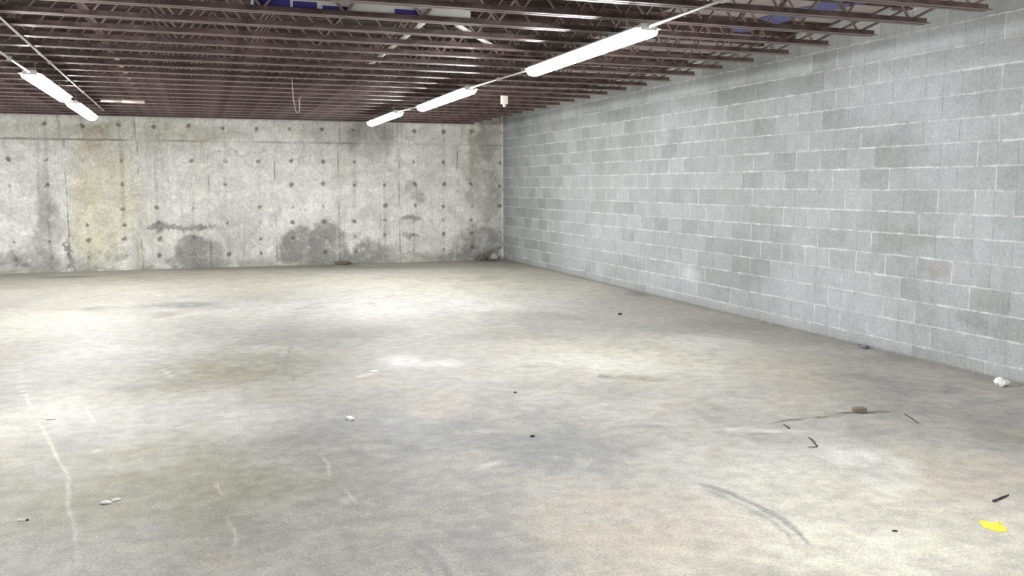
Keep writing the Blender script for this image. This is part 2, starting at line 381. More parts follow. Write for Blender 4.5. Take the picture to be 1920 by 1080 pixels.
def mat_block():
    """running-bond concrete block: coordinates y along the wall, z up"""
    t = NT('grey_concrete_block')
    x, y, z = t.sep(t.P)
    wob = t.jitter(t.P, 7., .014)
    _, yj, zj = t.sep(wob)
    v = t.math('DIVIDE', t.math('SUBTRACT', zj, .132), CRS)
    row = t.math('FLOOR', v)
    fv = t.math('FRACT', v)
    off = t.math('MULTIPLY', t.math('MODULO', t.math('ADD', row, 20.), 2.), .5)
    u = t.math('ADD', t.math('DIVIDE', t.math('SUBTRACT', yj, 5.735), BLK), t.math('ADD', off, .5))
    colm = t.math('FLOOR', u)
    fu = t.math('FRACT', u)
    db = t.math('MULTIPLY', t.math('MINIMUM', fv, t.math('SUBTRACT', 1., fv)), CRS)       # metres to bed joint
    dh = t.math('MULTIPLY', t.math('MINIMUM', fu, t.math('SUBTRACT', 1., fu)), BLK)       # metres to head joint
    cell = t.comb(colm, row, 3.)
    rnd = t.white(cell); rnd2 = t.white(t.comb(colm, row, 11.))
    # the scored groove in the middle of some blocks
    ds = t.math('MULTIPLY', t.math('ABSOLUTE', t.math('SUBTRACT', fu, .5)), BLK)
    scored = t.math('MULTIPLY', t.mr(ds, .003, .009, 1., 0.), t.math('GREATER_THAN', rnd2, .55))
    tone = t.mix(rnd, (.295, .309, .306), (.425, .438, .442))
    dark = t.math('GREATER_THAN', rnd2, .90)
    tone = t.mix(t.math('MULTIPLY', dark, .45), tone, (.30, .308, .30))
    hue = t.noise(t.P, 1.1, 3)
    tone = t.mix(t.mr(hue, .40, .62, 0, .45), tone, (.37, .40, .39))
    big = t.noise(t.P, .55, 4, .6)
    tone = t.mix(t.mr(big, .45, .68, 0, .55), tone, (.49, .507, .526))
    soft = t.jitter(t.P, 5., .12)
    s3 = t.sep(soft); fl = t.comb(s3[1], s3[2], 0.)
    for (a, b, ha, hb, r, k, s, so) in BLOCK_STAINS_AND_TONES:
        tone = t.mix(t.math('MULTIPLY', t.blot(t.after(fl, tone), a, b, ha, hb, r, so), s), tone, BLOCK_TINT[k])
    grit = t.noise(t.P, 38., 5, .75)
    mot = t.noise(t.P, 9., 5, .7)
    # mortar
    n1 = t.noise(t.P, 4.5, 4, .7)
    n2 = t.noise(t.vm('ADD', t.P, (3, 9, 1)), 6., 4, .7)
    bed_w = t.mr(n1, .25, .75, .002, .0115)
    bed = t.mr(db, t.math('ADD', bed_w, .0035), t.math('SUBTRACT', bed_w, .0035))
    bedk = t.math('MULTIPLY', bed, t.mr(n2, .34, .56, .12, .95))
    bedk = t.math('MULTIPLY', bedk, t.mr(t.white(t.comb(colm, t.math('ROUND', v), 23.)), .05, .6, .45, 1.))
    head = t.mr(dh, .0075, .003)
    hr = t.white(t.comb(t.math('ROUND', u), row, 31.))
    hk = t.math('MULTIPLY', t.math('MULTIPLY', head, t.mr(n1, .3, .6, .2, .8)), t.math('GREATER_THAN', hr, .5))
    hd = t.math('MULTIPLY', t.math('MULTIPLY', t.mr(dh, .010, .004), t.mr(n2, .68, .40, .1, .75)), t.math('LESS_THAN', hr, .6))
    tone = t.mix(t.math('MULTIPLY', hd, .75), tone, (.26, .265, .262))
    tone = t.mix(t.math('MULTIPLY', scored, .3), tone, (.27, .275, .275))
    tone = t.mix(hk, tone, (.66, .685, .685))
    # thin dark shadow-gap side below the mortar where the joint is raked
    gap = t.math('MULTIPLY', t.mr(t.math('ABSOLUTE', t.math('SUBTRACT', fv, .93)), .0, .035, 1., 0.), t.mr(n2, .52, .70, 0., .45))
    tone = t.mix(gap, tone, (.22, .225, .225))
    tone = t.mix(bedk, tone, (.62, .64, .635))
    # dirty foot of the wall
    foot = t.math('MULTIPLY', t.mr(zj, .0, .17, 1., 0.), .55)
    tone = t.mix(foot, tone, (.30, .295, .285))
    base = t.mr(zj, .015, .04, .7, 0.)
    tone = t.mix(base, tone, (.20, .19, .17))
    k = t.math('MULTIPLY', t.mr(grit, .30, .70, .86, 1.12), t.mr(mot, .3, .7, .93, 1.06))
    tone = t.mix(1., tone, t.comb(k, k, k), 'MULTIPLY')
    h = t.math('SUBTRACT', t.math('MULTIPLY', grit, .35), t.math('MULTIPLY', t.math('MAXIMUM', scored, hd), .6))
    h = t.math('ADD', h, t.math('MULTIPLY', bedk, .3))
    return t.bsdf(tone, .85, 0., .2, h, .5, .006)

def mat_far():
    """board-formed concrete with tie holes: x along the wall, z up"""
    t = NT('formed_concrete_wall')
    P = t.P
    x, y, z = t.sep(P)
    big = t.noise(P, .8, 5, .6)
    mid = t.noise(P, 3.2, 5, .68, dist=.8)
    grit = t.noise(P, 30., 4, .7)
    run = t.noise(t.mapping(P, scl=(7., 1, .55)), 1., 5, .68)
    run2 = t.noise(t.mapping(P, loc=(5, 0, 0), scl=(16., 1, .9)), 1., 4, .65)
    pan = t.math('FLOOR', t.math('DIVIDE', t.math('ADD', x, 2.30), 1.243))
    pr = t.white(t.comb(pan, 2., 5.))
    col = t.mix(t.mr(big, .3, .7), (.74, .735, .675), (.88, .875, .825))
    col = t.mix(t.math('MULTIPLY', pr, .35), col, (.88, .885, .86))
    col = t.mix(t.mr(run, .54, .70, 0, .50), col, (.44, .44, .40))
    col = t.mix(t.mr(run2, .52, .66, 0, .55), col, (.90, .90, .86))
    col = t.over(col)
    # form seams
    pj = t.jitter(P, 3., .02); xj, _, zj = t.sep(pj)
    fx = t.math('FRACT', t.math('DIVIDE', t.math('ADD', xj, 2.30), 1.243))
    dx = t.math('MULTIPLY', t.math('MINIMUM', fx, t.math('SUBTRACT', 1., fx)), 1.243)
    brk = t.mr(t.noise(P, 2.3, 4, .7), .40, .64, .0, .75)
    vs = t.math('MULTIPLY', t.math('MULTIPLY', t.mr(dx, .022, .008), brk), t.math('LESS_THAN', zj, 2.42))
    f3 = t.math('FRACT', t.math('DIVIDE', t.math('ADD', xj, 1.09), 1.27))
    d3 = t.math('MULTIPLY', t.math('MINIMUM', f3, t.math('SUBTRACT', 1., f3)), 1.27)
    vt = t.math('MULTIPLY', t.math('MULTIPLY', t.mr(d3, .022, .008), brk), t.math('GREATER_THAN', zj, 2.44))
    hs = t.math('MULTIPLY', t.mr(t.math('ABSOLUTE', t.math('SUBTRACT', zj, 2.435)), .030, .008), t.mr(t.noise(P, .9, 3), .36, .60, .15, .8))
    seam = t.math('MAXIMUM', t.math('MAXIMUM', vs, vt), hs)
    col = t.mix(seam, col, (.30, .29, .24))
    col = t.mix(t.mr(t.math('ABSOLUTE', t.math('SUBTRACT', dx, .05)), .03, .0, 0., .35), col, (.70, .69, .63))
    # tie holes: columns every .622 m, rows at the heights the forms were tied
    hj = t.jitter(P, 1.7, .16); hx, _, hz = t.sep(hj)
    g = t.math('DIVIDE', t.math('ADD', hx, 3.225), .622)
    gc = t.math('ROUND', g)
    ddx = t.math('MULTIPLY', t.math('SUBTRACT', g, gc), .622)
    hole = None
    sj = t.jitter(P, 16., .075)
    jx = t.sep(t.vm('SUBTRACT', sj, P))
    for i, zr in enumerate((2.70, 2.07, 1.61, 1.17, .86, .57, .26)):
        dz = t.math('ADD', t.math('SUBTRACT', hz, zr), jx[2])
        d = t.vm('LENGTH', t.comb(t.math('ADD', ddx, jx[0]), dz, 0.))
        r = t.white(t.comb(gc, float(i), 7.))
        rad = t.mr(r, .08, 1., .014, .040, False)
        m = t.mr(d, t.math('ADD', rad, .030), t.math('SUBTRACT', rad, .016))
        m = t.math('MULTIPLY', m, t.mr(r, .04, .5, .15, .85))
        hole = m if hole is None else t.math('MAXIMUM', hole, m)
    # runs below the holes
    col = t.mix(t.math('MULTIPLY', t.mr(t.math('ABSOLUTE', ddx), .05, .01, 0., .28), t.mr(run, .40, .6)), col, (.34, .33, .27))
    col = t.mix(hole, col, (.17, .165, .135))
    # scattered scabs
    sc = t.mr(t.noise(P, 7.5, 5, .75), .58, .70, 0, .55)
    col = t.mix(sc, col, (.42, .41, .365))
    wsc = t.mr(t.noise(t.vm('ADD', P, (4, 4, 4)), 8., 5, .75), .57, .70, 0, .7)
    col = t.mix(wsc, col, (.92, .92, .88))
    damp = t.math('MULTIPLY', t.mr(z, .05, .30, 1., 0.), t.mr(t.noise(P, 2.4, 4), .35, .6))
    col = t.mix(t.math('MULTIPLY', damp, .6), col, (.30, .295, .26))
    k = t.math('MULTIPLY', t.mr(grit, .28, .72, .80, 1.14), t.mr(mid, .3, .7, .82, 1.10))
    col = t.mix(1., col, t.comb(k, k, k), 'MULTIPLY')
    h = t.math('SUBTRACT', t.math('ADD', t.math('MULTIPLY', mid, .4), t.math('MULTIPLY', grit, .2)),
               t.math('ADD', t.math('MULTIPLY', hole, .9), t.math('MULTIPLY', seam, .5)))
    return t.bsdf(col, .8, 0., .25, h, .5, .012)

FAR_TINT = dict(TINT, G=(.34, .338, .322), O=(.43, .41, .30), W=(.94, .955, .93), D=(.15, .14, .12), Y=(.80, .75, .53), R=(.56, .43, .27), C=(.78, .74, .58))

def mat_plain_wall():
    t = NT('plain_concrete_wall')
    n = t.noise(t.P, 1.2, 5, .6); g = t.noise(t.P, 30, 4, .7)
    return t.bsdf(t.mix(t.mr(n, .3, .7), (.44, .44, .41), (.58, .575, .54)), .85, 0, .2, g, .3, .006)

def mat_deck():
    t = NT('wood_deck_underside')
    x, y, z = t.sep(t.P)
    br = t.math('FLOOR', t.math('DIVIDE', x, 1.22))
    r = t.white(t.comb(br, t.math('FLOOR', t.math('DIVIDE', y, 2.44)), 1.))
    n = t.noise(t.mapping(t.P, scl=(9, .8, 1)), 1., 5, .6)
    deck_dark = t.mix(n, (.022, .017, .015), (.055, .043, .038))
    deck_dark = t.mix(t.math('MULTIPLY', r, .3), deck_dark, (.07, .055, .05))
    new = t.mix(n, (.40, .35, .325), (.54, .49, .46))  # pale tone; the deck is darker away from the right wall
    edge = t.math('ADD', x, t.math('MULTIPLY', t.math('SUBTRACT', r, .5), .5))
    col = t.mix(t.mr(edge, 4.25, 4.30), deck_dark, new)
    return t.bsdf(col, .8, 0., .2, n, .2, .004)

def mat_steel():
    t = NT('red_oxide_steel')
    n = t.noise(t.P, 6., 5, .65); f = t.noise(t.P, 40., 4, .7)
    col = t.mix(t.mr(n, .35, .65), STEEL_A, STEEL_B)
    col = t.mix(t.mr(f, .55, .72, 0, .55), col, (.36, .305, .285))
    return t.bsdf(col, t.mr(n, .3, .7, .30, .5), 0., .5, f, .15, .002)

def mat_lamp():
    t = NT('lit_white_diffuser')
    e = t.t.nodes.new('ShaderNodeEmission')
    e.inputs['Color'].default_value = (.985, .99, 1., 1); e.inputs['Strength'].default_value = LAMP
    t.t.links.new(e.outputs[0], t.out.inputs['Surface'])
    return t.m

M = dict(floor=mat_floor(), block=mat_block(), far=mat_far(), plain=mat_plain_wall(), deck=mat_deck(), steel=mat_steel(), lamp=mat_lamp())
M['rod'] = simple('pale_web_rod', (.30, .215, .19), .5, 0, .3, 14)  # web rods paler than the chords
M['white_metal'] = simple('white_enamel', (.78, .79, .78), .4, 0, .04)
M['galv'] = simple('galvanised_conduit', (.50, .475, .44), .42, .35, .12, 60)
M['wire'] = simple('thin_steel_wire', (.42, .36, .32), .5, .2, .1)
M['pvc'] = simple('white_plastic_pipe', (.82, .80, .75), .4, 0, .05)
M['foam'] = simple('white_foam_board', (.84, .84, .80), .7, 0, .06)
M['blueprint'] = simple('blue_print', (.055, .045, .27), .6, 0, .2)
M['bluefilm'] = simple('blue_violet_film', (.30, .30, .62), .55, 0, .3, 12)
M['pale'] = simple('pale_painted_metal', (.66, .56, .50), .5, 0, .08)
M['box'] = simple('pale_electrical_box', (.86, .80, .70), .5, 0, .05)
M['paper'] = simple('white_paper', (.88, .90, .89), .8, 0, .04)
M['chalk'] = simple('whitish_scrap', (.93, .92, .88), .8, 0, .05)
M['yellow'] = simple('yellow_paper', (.70, .585, .05), .7, 0, .2, 40)
M['brown'] = simple('weathered_wood', (.17, .145, .11), .85, 0, .3, 60)
M['twig'] = simple('dark_twig', (.085, .075, .06), .85, 0, .3, 60)
M['char'] = simple('dark_stone', (.035, .035, .035), .8, 0, .3, 60)
M['steelnail'] = simple('dark_iron', (.045, .045, .055), .5, .5, .2, 60)
M['rubble'] = simple('brown_rubble', (.16, .14, .105), .9, 0, .45, 20)
M['rubble_pale'] = simple('pale_rubble', (.42, .38, .34), .9, 0, .3, 20)
M['bottle'] = simple('blue_grey_plastic', (.13, .165, .19), .35, 0, .15, 30)
M['cap'] = simple('black_plastic', (.03, .032, .035), .45, 0, .1)

# ------------------------------------------------------------------ mesh helpers
def box(bm, x0, x1, y0, y1, z0, z1, bev=0.):
    vs = [bm.verts.new((x, y, z)) for x in (x0, x1) for y in (y0, y1) for z in (z0, z1)]
    F = [(0, 1, 3, 2), (4, 6, 7, 5), (0, 4, 5, 1), (2, 3, 7, 6), (0, 2, 6, 4), (1, 5, 7, 3)]
    fs = [bm.faces.new([vs[i] for i in f]) for f in F]
    if bev:
        es = list({e for f in fs for e in f.edges})
        bmesh.ops.bevel(bm, geom=es, offset=bev, segments=2, affect='EDGES', profile=.5)

def tube(bm, pts, r, n=8, cap=True):
    pts = [Vector(p) for p in pts]
    rs = r if isinstance(r, (list, tuple)) else [r] * len(pts)
    rings = []
    for i, p in enumerate(pts):
        a = (pts[i] - pts[i - 1]).normalized() if i else None
        b = (pts[i + 1] - pts[i]).normalized() if i < len(pts) - 1 else None
        d = ((a or b) + (b or a)).normalized()
        k = 1. / max(.45, d.dot(b or a))
        ref = Vector((0, 1, 0)) if abs(d.y) < .9 else Vector((0, 0, 1))
        u = d.cross(ref).normalized(); v = d.cross(u).normalized()
        rings.append([bm.verts.new(p + u * math.cos(2 * math.pi * j / n) * rs[i] * (k if len(pts) > 2 else 1)
                                   + v * math.sin(2 * math.pi * j / n) * rs[i]) for j in range(n)])
    for A, B in zip(rings[:-1], rings[1:]):
        for j in range(n):
            bm.faces.new((A[j], A[(j + 1) % n], B[(j + 1) % n], B[j]))
    if cap:
        bm.faces.new(rings[0][::-1]); bm.faces.new(rings[-1])

def prism(bm, prof, y0, y1):
    """profile of (x, z) pairs pulled along y"""
    A = [bm.verts.new((x, y0, z)) for x, z in prof]; B = [bm.verts.new((x, y1, z)) for x, z in prof]
    n = len(prof)
    for j in range(n):
        bm.faces.new((A[j], A[(j + 1) % n], B[(j + 1) % n], B[j]))
    bm.faces.new(A[::-1]); bm.faces.new(B)

def lump(bm, r, seed, amp=.35, freq=1.3, squash=(1, 1, 1), sub=3, floor=True):
    b = bmesh.ops.create_icosphere(bm, subdivisions=sub, radius=1.)
    off = Vector((seed * 3.7, seed * 1.3, seed * 5.1))
    for v in b['verts']:
        d = 1 + amp * (mnoise.noise(v.co * freq + off) + .5 * mnoise.noise(v.co * freq * 2.7 + off))
        v.co = Vector((v.co.x * squash[0], v.co.y * squash[1], v.co.z * squash[2])) * d * r
    lo = min(v.co.z for v in b['verts'])
    if floor:
        cut = lo * .65
        for v in b['verts']:
            v.co.z = max(v.co.z, cut) - cut

def ob(name, bm, mat, parent=None, smooth=False, loc=None):
    bmesh.ops.recalc_face_normals(bm, faces=bm.faces)
    me = bpy.data.meshes.new(name)
    bm.to_mesh(me); bm.free()
    if smooth:
        for p in me.polygons: p.use_smooth = True
    me.materials.append(mat)
    o = bpy.data.objects.new(name, me); C.objects.link(o)
    if parent: o.parent = parent
    if loc: o.location = loc
    return o

def tag(o, label, cat, group=None):
    o['label'] = label; o['category'] = cat; o['kind'] = 'thing'
    if group: o['group'] = group
    return o

def root(name, loc, label, cat, group=None, rot=0.):
    o = bpy.data.objects.new(name, None); C.objects.link(o)
    o.empty_display_size = .2
    o.location = loc; o.rotation_euler = (0, 0, rot)
    return tag(o, label, cat, group)

def struct(name, b, mat, label, cat):
    bm = bmesh.new(); box(bm, *b)
    o = ob(name, bm, mat); o['kind'] = 'structure'; o['label'] = label; o['category'] = cat
    return o

def BM(): return bmesh.new()

# ------------------------------------------------------------------ stains laid on fine meshes
def hsh(i, j, seed):
    h = (i * 374761393 + j * 668265263 + seed * 974634777) & 0xFFFFFFFF
    h = ((h ^ (h >> 13)) * 1274126177) & 0xFFFFFFFF
    return ((h ^ (h >> 16)) & 0xFFFF) / 65535.

def vnoise(x, y, seed):
    i = np.floor(x).astype(np.int64); j = np.floor(y).astype(np.int64)
    u = x - i; v = y - j; u = u * u * (3 - 2 * u); v = v * v * (3 - 2 * v)
    a, b, c, d = hsh(i, j, seed), hsh(i + 1, j, seed), hsh(i, j + 1, seed), hsh(i + 1, j + 1, seed)
    return (a * (1 - u) + b * u) * (1 - v) + (c * (1 - u) + d * u) * v

def fbm(x, y, scale, seed, octaves=4, rough=.55):
    s = 0.; n = 0.; k = 1.; f = scale
    for o in range(octaves):
        s = s + k * vnoise(x * f + 17.3 * o, y * f + 5.1 * o, seed + o); n += k; k *= rough; f *= 2.03
    return s / n

def sstep(x, a, b):
    t = np.clip((x - a) / (b - a), 0, 1); return t * t * (3 - 2 * t)

def lay(acc, x, y, stains, tints, edge, crisp=1.):
    for (cx, cy, a, b, r, k, s, so) in stains:
        so *= crisp; c, sn = math.cos(r), math.sin(r)
        dx, dy = x - cx, y - cy
        d = np.hypot((dx * c + dy * sn) / a, (-dx * sn + dy * c) / b)
        m = np.clip(sstep(d, 1. + so, 1. - so) * s * edge, 0, .97)
        acc *= (1 - m)[:, None]
        acc += m[:, None] * np.array((*tints[k], 1.))

def grid_patch(us, vs, skip):
    U, V = np.meshgrid(us, vs, indexing='ij')
    nu, nv = len(us), len(vs)
    i = np.arange(nu * nv).reshape(nu, nv)
    q = np.stack([i[:-1, :-1], i[1:, :-1], i[1:, 1:], i[:-1, 1:]], -1).reshape(-1, 4) + skip
    return U.ravel(), V.ravel(), q

def stained(name, patches, place, colour, mat, backs, label, cat):
    """a structure whose visible face is finely divided and carries the stain colours"""
    X, Y, Q = [], [], []; k = 0
    for us, vs in patches:
        a, b, q = grid_patch(us, vs, k); X.append(a); Y.append(b); Q.append(q); k += len(a)
    X = np.concatenate(X); Y = np.concatenate(Y); Q = np.concatenate(Q)
    acc = colour(X, Y)
    co = place(X, Y)
    bv, bf = backs
    bv = np.array(bv, float); n0 = len(co)
    co = np.concatenate([co, bv]); acc = np.concatenate([acc, np.zeros((len(bv), 4))])
    Q = np.concatenate([Q, np.array(bf) + n0])
    me = bpy.data.meshes.new(name)
    me.vertices.add(len(co)); me.vertices.foreach_set('co', co.astype(np.float32).ravel())
    me.loops.add(len(Q) * 4); me.loops.foreach_set('vertex_index', Q.astype(np.int32).ravel())
    me.polygons.add(len(Q)); me.polygons.foreach_set('loop_start', np.arange(0, len(Q) * 4, 4, dtype=np.int32))
    me.update(calc_edges=True)
    at = me.attributes.new('stains', 'FLOAT_COLOR', 'POINT'); at.data.foreach_set('color', acc.astype(np.float32).ravel())
    me.validate()
    me.materials.append(mat)
    o = bpy.data.objects.new(name, me); C.objects.link(o)
    o['kind'] = 'structure'; o['label'] = label; o['category'] = cat
    return o

def shell(x0, x1, y0, y1, z0, z1, leave):
    v = [(x, y, z) for x in (x0, x1) for y in (y0, y1) for z in (z0, z1)]
    f = dict(x0=(0, 1, 3, 2), x1=(4, 6, 7, 5), y0=(0, 4, 5, 1), y1=(2, 3, 7, 6), z0=(0, 2, 6, 4), z1=(1, 5, 7, 3))
    return v, [q for k, q in f.items() if k != leave]

def floor_colour(x, y):
    acc = np.zeros((len(x), 4))
    jx = (fbm(x, y, 1.0, 3) - .5) * .48 + (fbm(x, y, 5.5, 9) - .5) * .16
    jy = (fbm(x, y, 1.0, 5) - .5) * .48 + (fbm(x, y, 5.5, 13) - .5) * .16
    edge = .45 + .75 * sstep(fbm(x, y, 4.2, 21, 5, .7), .32, .60)
    lay(acc, x + jx, y + jy, FLOOR_STAINS_AND_LIGHT, TINT, edge)
    brk = .55 + .45 * sstep(fbm(x, y, 13., 31, 3, .7), .3, .6)
    hx = (fbm(x, y, 6., 41) - .5) * .03; hy = (fbm(x, y, 6., 43) - .5) * .03
    lay(acc, x + hx, y + hy, FLOOR_LINES, TINT, brk)
    return acc

def far_colour(x, z):
    acc = np.zeros((len(x), 4))
    jx = (fbm(x, z, 2.2, 3) - .5) * .34 + (fbm(x, z, 8., 9, 5, .7) - .5) * .24
    jz = (fbm(x, z, 2.2, 5) - .5) * .34 + (fbm(x, z, 8., 13, 5, .7) - .5) * .24
    edge = .72 + .40 * sstep(fbm(x, z, 5., 21, 5, .7), .34, .56)
    lay(acc, x + jx, z + jz, FAR_STAINS, FAR_TINT, edge, .6)
    return acc

# ------------------------------------------------------------------ the room
T = .2
ar = np.linspace
stained('floor', [(ar(-1.9, RX, 680), ar(2.2, 7.6, 480)), (ar(-4.6, RX, 270), ar(7.6, FY, 260)), (ar(LX, -4.6, 12), ar(7.6, FY, 40)),
                  (ar(LX, -1.9, 12), ar(2.2, 7.6, 20)), (ar(LX, RX, 30), ar(BY, 2.2, 20))],
        lambda x, y: np.stack([x, y, np.zeros_like(x)], 1), floor_colour, M['floor'],
        shell(LX, RX, BY, FY, -.15, 0, 'z1'), 'stained bare concrete floor with tyre marks and a long pale crack', 'floor')
struct('wall_right', (RX, RX + T, BY - T, FY + T, 0, DECK), M['block'], 'grey concrete block wall along the right side', 'wall')
stained('wall_far', [(ar(-4.4, RX, 520), ar(0, DECK, 160)), (ar(LX, -4.4, 20), ar(0, DECK, 20))],
        lambda x, z: np.stack([x, np.full_like(x, FY), z], 1), far_colour, M['far'],
        shell(LX, RX, FY, FY + T, 0, DECK, 'y0'), 'stained poured concrete wall with tie holes at the far end', 'wall')
struct('wall_left', (LX - T, LX, BY - T, FY, 0, DECK), M['plain'], 'plain concrete wall on the left side of the room', 'wall')
struct('wall_rear', (LX, RX, BY - T, BY, 0, DECK), M['plain'], 'plain concrete wall at the near end of the room', 'wall')
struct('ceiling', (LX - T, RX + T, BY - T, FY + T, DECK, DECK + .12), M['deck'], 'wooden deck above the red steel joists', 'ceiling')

# ------------------------------------------------------------------ open-web bar joists
X0, X1 = LX + .9, 5.30            # ends of the bottom chord
LEG, TH, GAP = .044, .006, .008
def angle_pair(bm, x0, x1, z, up):
    s = 1 if up else -1
    for sd in (-1, 1):
        y0, y1 = sorted((sd * GAP, sd * (GAP + LEG))); a, b = sorted((z, z + s * TH))
        box(bm, x0, x1, y0, y1, a, b)
        y0, y1 = sorted((sd * GAP, sd * (GAP + TH))); a, b = sorted((z + s * TH, z + s * LEG))
        box(bm, x0, x1, y0, y1, a, b)

def joist_meshes():
    top = DECK - CHORD - .002
    b1 = BM(); angle_pair(b1, X0, X1, 0, True)
    b2 = BM(); angle_pair(b2, LX + .002, RX - .002, top, False)
    # seats under the ends of the top chord
    b4 = BM(); box(b4, RX - .16, RX - .002, -.05, .05, top - .064, top - .008, .004)
    b5 = BM(); box(b5, LX + .002, LX + .16, -.05, .05, top - .064, top - .008, .004)
    # continuous bent round bar
    b3 = BM()
    n = int(round((X1 - X0 - .3) / .30)); n += n % 2
    step = (X1 - X0 - .3) / n
    pts = [(RX - .20, 0, top - .03)]
    for i in range(n + 1):
        pts.append((X1 - .15 - i * step, 0, .024 if i % 2 == 0 else top - .024))
    pts.append((LX + .20, 0, top - .03))
    tube(b3, pts, .0105, 6)
    return b1, b2, b3, b4, b5

NJ = 23
ORD = ['', 'first', 'second', 'third', 'fourth', 'fifth', 'sixth', 'seventh', 'eighth', 'ninth', 'tenth', 'eleventh', 'twelfth',
       'thirteenth', 'fourteenth', 'fifteenth', 'sixteenth', 'seventeenth', 'eighteenth', 'nineteenth', 'twentieth', 'twenty-first',
       'twenty-second', 'twenty-third']
YJ = [5.085 + .572 * k for k in range(NJ)]
proto = None
for k, y in enumerate(YJ):
    if k == 0: lab = 'dark red steel bar joist nearest the camera, first one seen along the block wall'
    elif k == NJ - 1: lab = 'dark red steel bar joist right against the far concrete wall'
    elif k <= NJ // 2: lab = 'dark red steel bar joist, %s counted from the camera end' % ORD[k + 1]
    else: lab = 'dark red steel bar joist, %s counted from the far concrete wall' % ORD[NJ - k]
    if proto is None:
        proto = root('bar_joist', (0, y, CHORD), lab, 'joist', 'open web bar joists under the deck')
        b1, b2, b3, b4, b5 = joist_meshes()
        ob('bottom_chord', b1, M['steel'], proto); ob('top_chord', b2, M['steel'], proto)
        ob('web', b3, M['rod'], proto, True)
        ob('seat', b4, M['steel'], proto); ob('seat', b5, M['steel'], proto)
        kids = list(proto.children)
    else:
        r = proto.copy(); C.objects.link(r); r.location = (0, y, CHORD); r['label'] = lab
        for ch in kids:
            c = ch.copy(); C.objects.link(c); c.parent = r

# bridging bar threaded across the joists, resting on the bottom chords
def bridging(x, y0, y1, lab):
    bm = BM(); z = CHORD + LEG + .001
    box(bm, x, x + .038, y0, y1, z, z + .005); box(bm, x, x + .005, y0, y1, z + .005, z + .038)
    tag(ob('bridging_bar', bm, M['pale']), lab, 'bridging bar')
bridging(-.75, 9.9, 13.1, 'thin pale bridging bar crossing above the joist bottoms, left of the middle')

# ------------------------------------------------------------------ lights
def fixture(ax, ay, bx, by, z, lab, group):
    L = math.hypot(bx - ax, by - ay)
    rt = root('strip_light', ((ax + bx) / 2, (ay + by) / 2, z), lab, 'ceiling light', group, rot=-math.atan2(bx - ax, by - ay))
    h = L / 2
    bm = BM(); prism(bm, [(-.052, .070), (.052, .070), (.066, .050), (.100, .043), (.100, .040), (-.100, .040), (-.100, .043), (-.066, .050)], -h + .012, h - .012)  # side wings shaped to block lamp light going up
    ob('housing', bm, M['white_metal'], rt)
    bm = BM()
    prof = [(.076, .040)] + [(.078 * math.cos(a), .038 - .062 * math.sin(a) ** .8) for a in [math.pi * i / 10 for i in range(1, 10)]] + [(-.076, .040)]
    prism(bm, prof, -h + .012, h - .012)
    ob('diffuser', bm, M['lamp'], rt, False)
    for s in (-1, 1):
        bm = BM()
        y0, y1 = sorted((s * h, s * (h - .012)))
        cp = [(-.056, .074), (.056, .074), (.066, .044), (.060, .026), (-.060, .026), (-.066, .044)]
        prism(bm, cp, y0, y1)
        ob('end_cap', bm, M['white_metal'], rt)
        bm = BM(); tube(bm, [(0, s * h * .7, .060), (0, s * h * .7, CHORD - z + .004)], .0025, 6)
        ob('hanger_wire', bm, M['wire'], rt)
    return rt
GR, GL = 'lit strip lights in the right hand row', 'lit strip lights in the left hand row'
ZR, ZL = 2.655, 2.62
fixture(3.035, 5.83, 3.07, 8.25, ZR, 'largest lit white strip light, nearest in the row beside the block wall', GR)
fixture(2.985, 10.10, 3.02, 12.62, ZR, 'lit white strip light in the middle of the row beside the block wall', GR)
fixture(2.905, 13.70, 2.925, 16.05, ZR, 'lit white strip light nearest the far wall in the row beside the block wall', GR)
fixture(-1.485, 9.80, -1.50, 12.30, ZL, 'longer lit strip light of the two at upper left', GL)
fixture(-1.505, 13.10, -1.53, 15.60, ZL, 'shorter lit strip light at upper left, close above the concrete wall', GL)
# unseen lamps added for brightness: both rows continued nearer, a third row further left
fixture(3.01, 1.75, 3.02, 4.20, ZR, 'lit strip light out of view, next along the right row towards the near wall', GR)
fixture(3.00, -2.60, 3.01, -.15, ZR, 'lit strip light out of view, last of the right row by the near wall', GR)
fixture(-1.47, 5.30, -1.48, 7.80, ZL, 'lit strip light out of view, left row beside the camera', GL)
fixture(-1.455, -1.00, -1.46, 1.45, ZL, 'lit strip light out of view, last of the left row by the near wall', GL)
GT = 'added lit strip lights out of view along the left wall'
fixture(-5.70, 5.00, -5.70, 7.45, ZL, 'added lit strip light out of view, near one in the row along the left wall', GT)
fixture(-5.70, 9.60, -5.70, 12.05, ZL, 'added lit strip light out of view, middle one in the row along the left wall', GT)
fixture(-5.70, 13.6, -5.70, 16.05, ZL, 'added lit strip light out of view, far one in the row along the left wall', GT)

# conduits
def conduit(pts, r, lab, straps=()):
    rt = root('conduit', pts[0], lab, 'conduit', 'thin metal conduits under the joists')
    p0 = Vector(pts[0])
    bm = BM(); tube(bm, [Vector(p) - p0 for p in pts], r, 8)
    ob('pipe', bm, M['galv'], rt, True)
    for f in straps:
        p = Vector(pts[0]).lerp(Vector(pts[-1]), f) - p0
        bm = BM(); box(bm, p.x - r * 1.5, p.x + r * 1.5, p.y - .035, p.y + .035, p.z - r * 1.5, p.z + r * 1.5, .002)
        ob('coupling', bm, M['galv'], rt)
zc = ZR + .052
conduit([(3.02, 4.20, zc), (3.035, 5.83, zc)], .011, 'thin conduit running from the largest strip light up out of the top of the view', (.4,))
conduit([(3.07, 8.25, zc), (2.985, 10.10, zc)], .011, 'thin conduit between the largest and the middle strip light by the block wall', (.5,))
conduit([(3.02, 12.62, zc), (2.905, 13.70, zc)], .011, 'thin conduit between the middle and the farthest strip light by the block wall', (.5,))
zl = ZL + .052
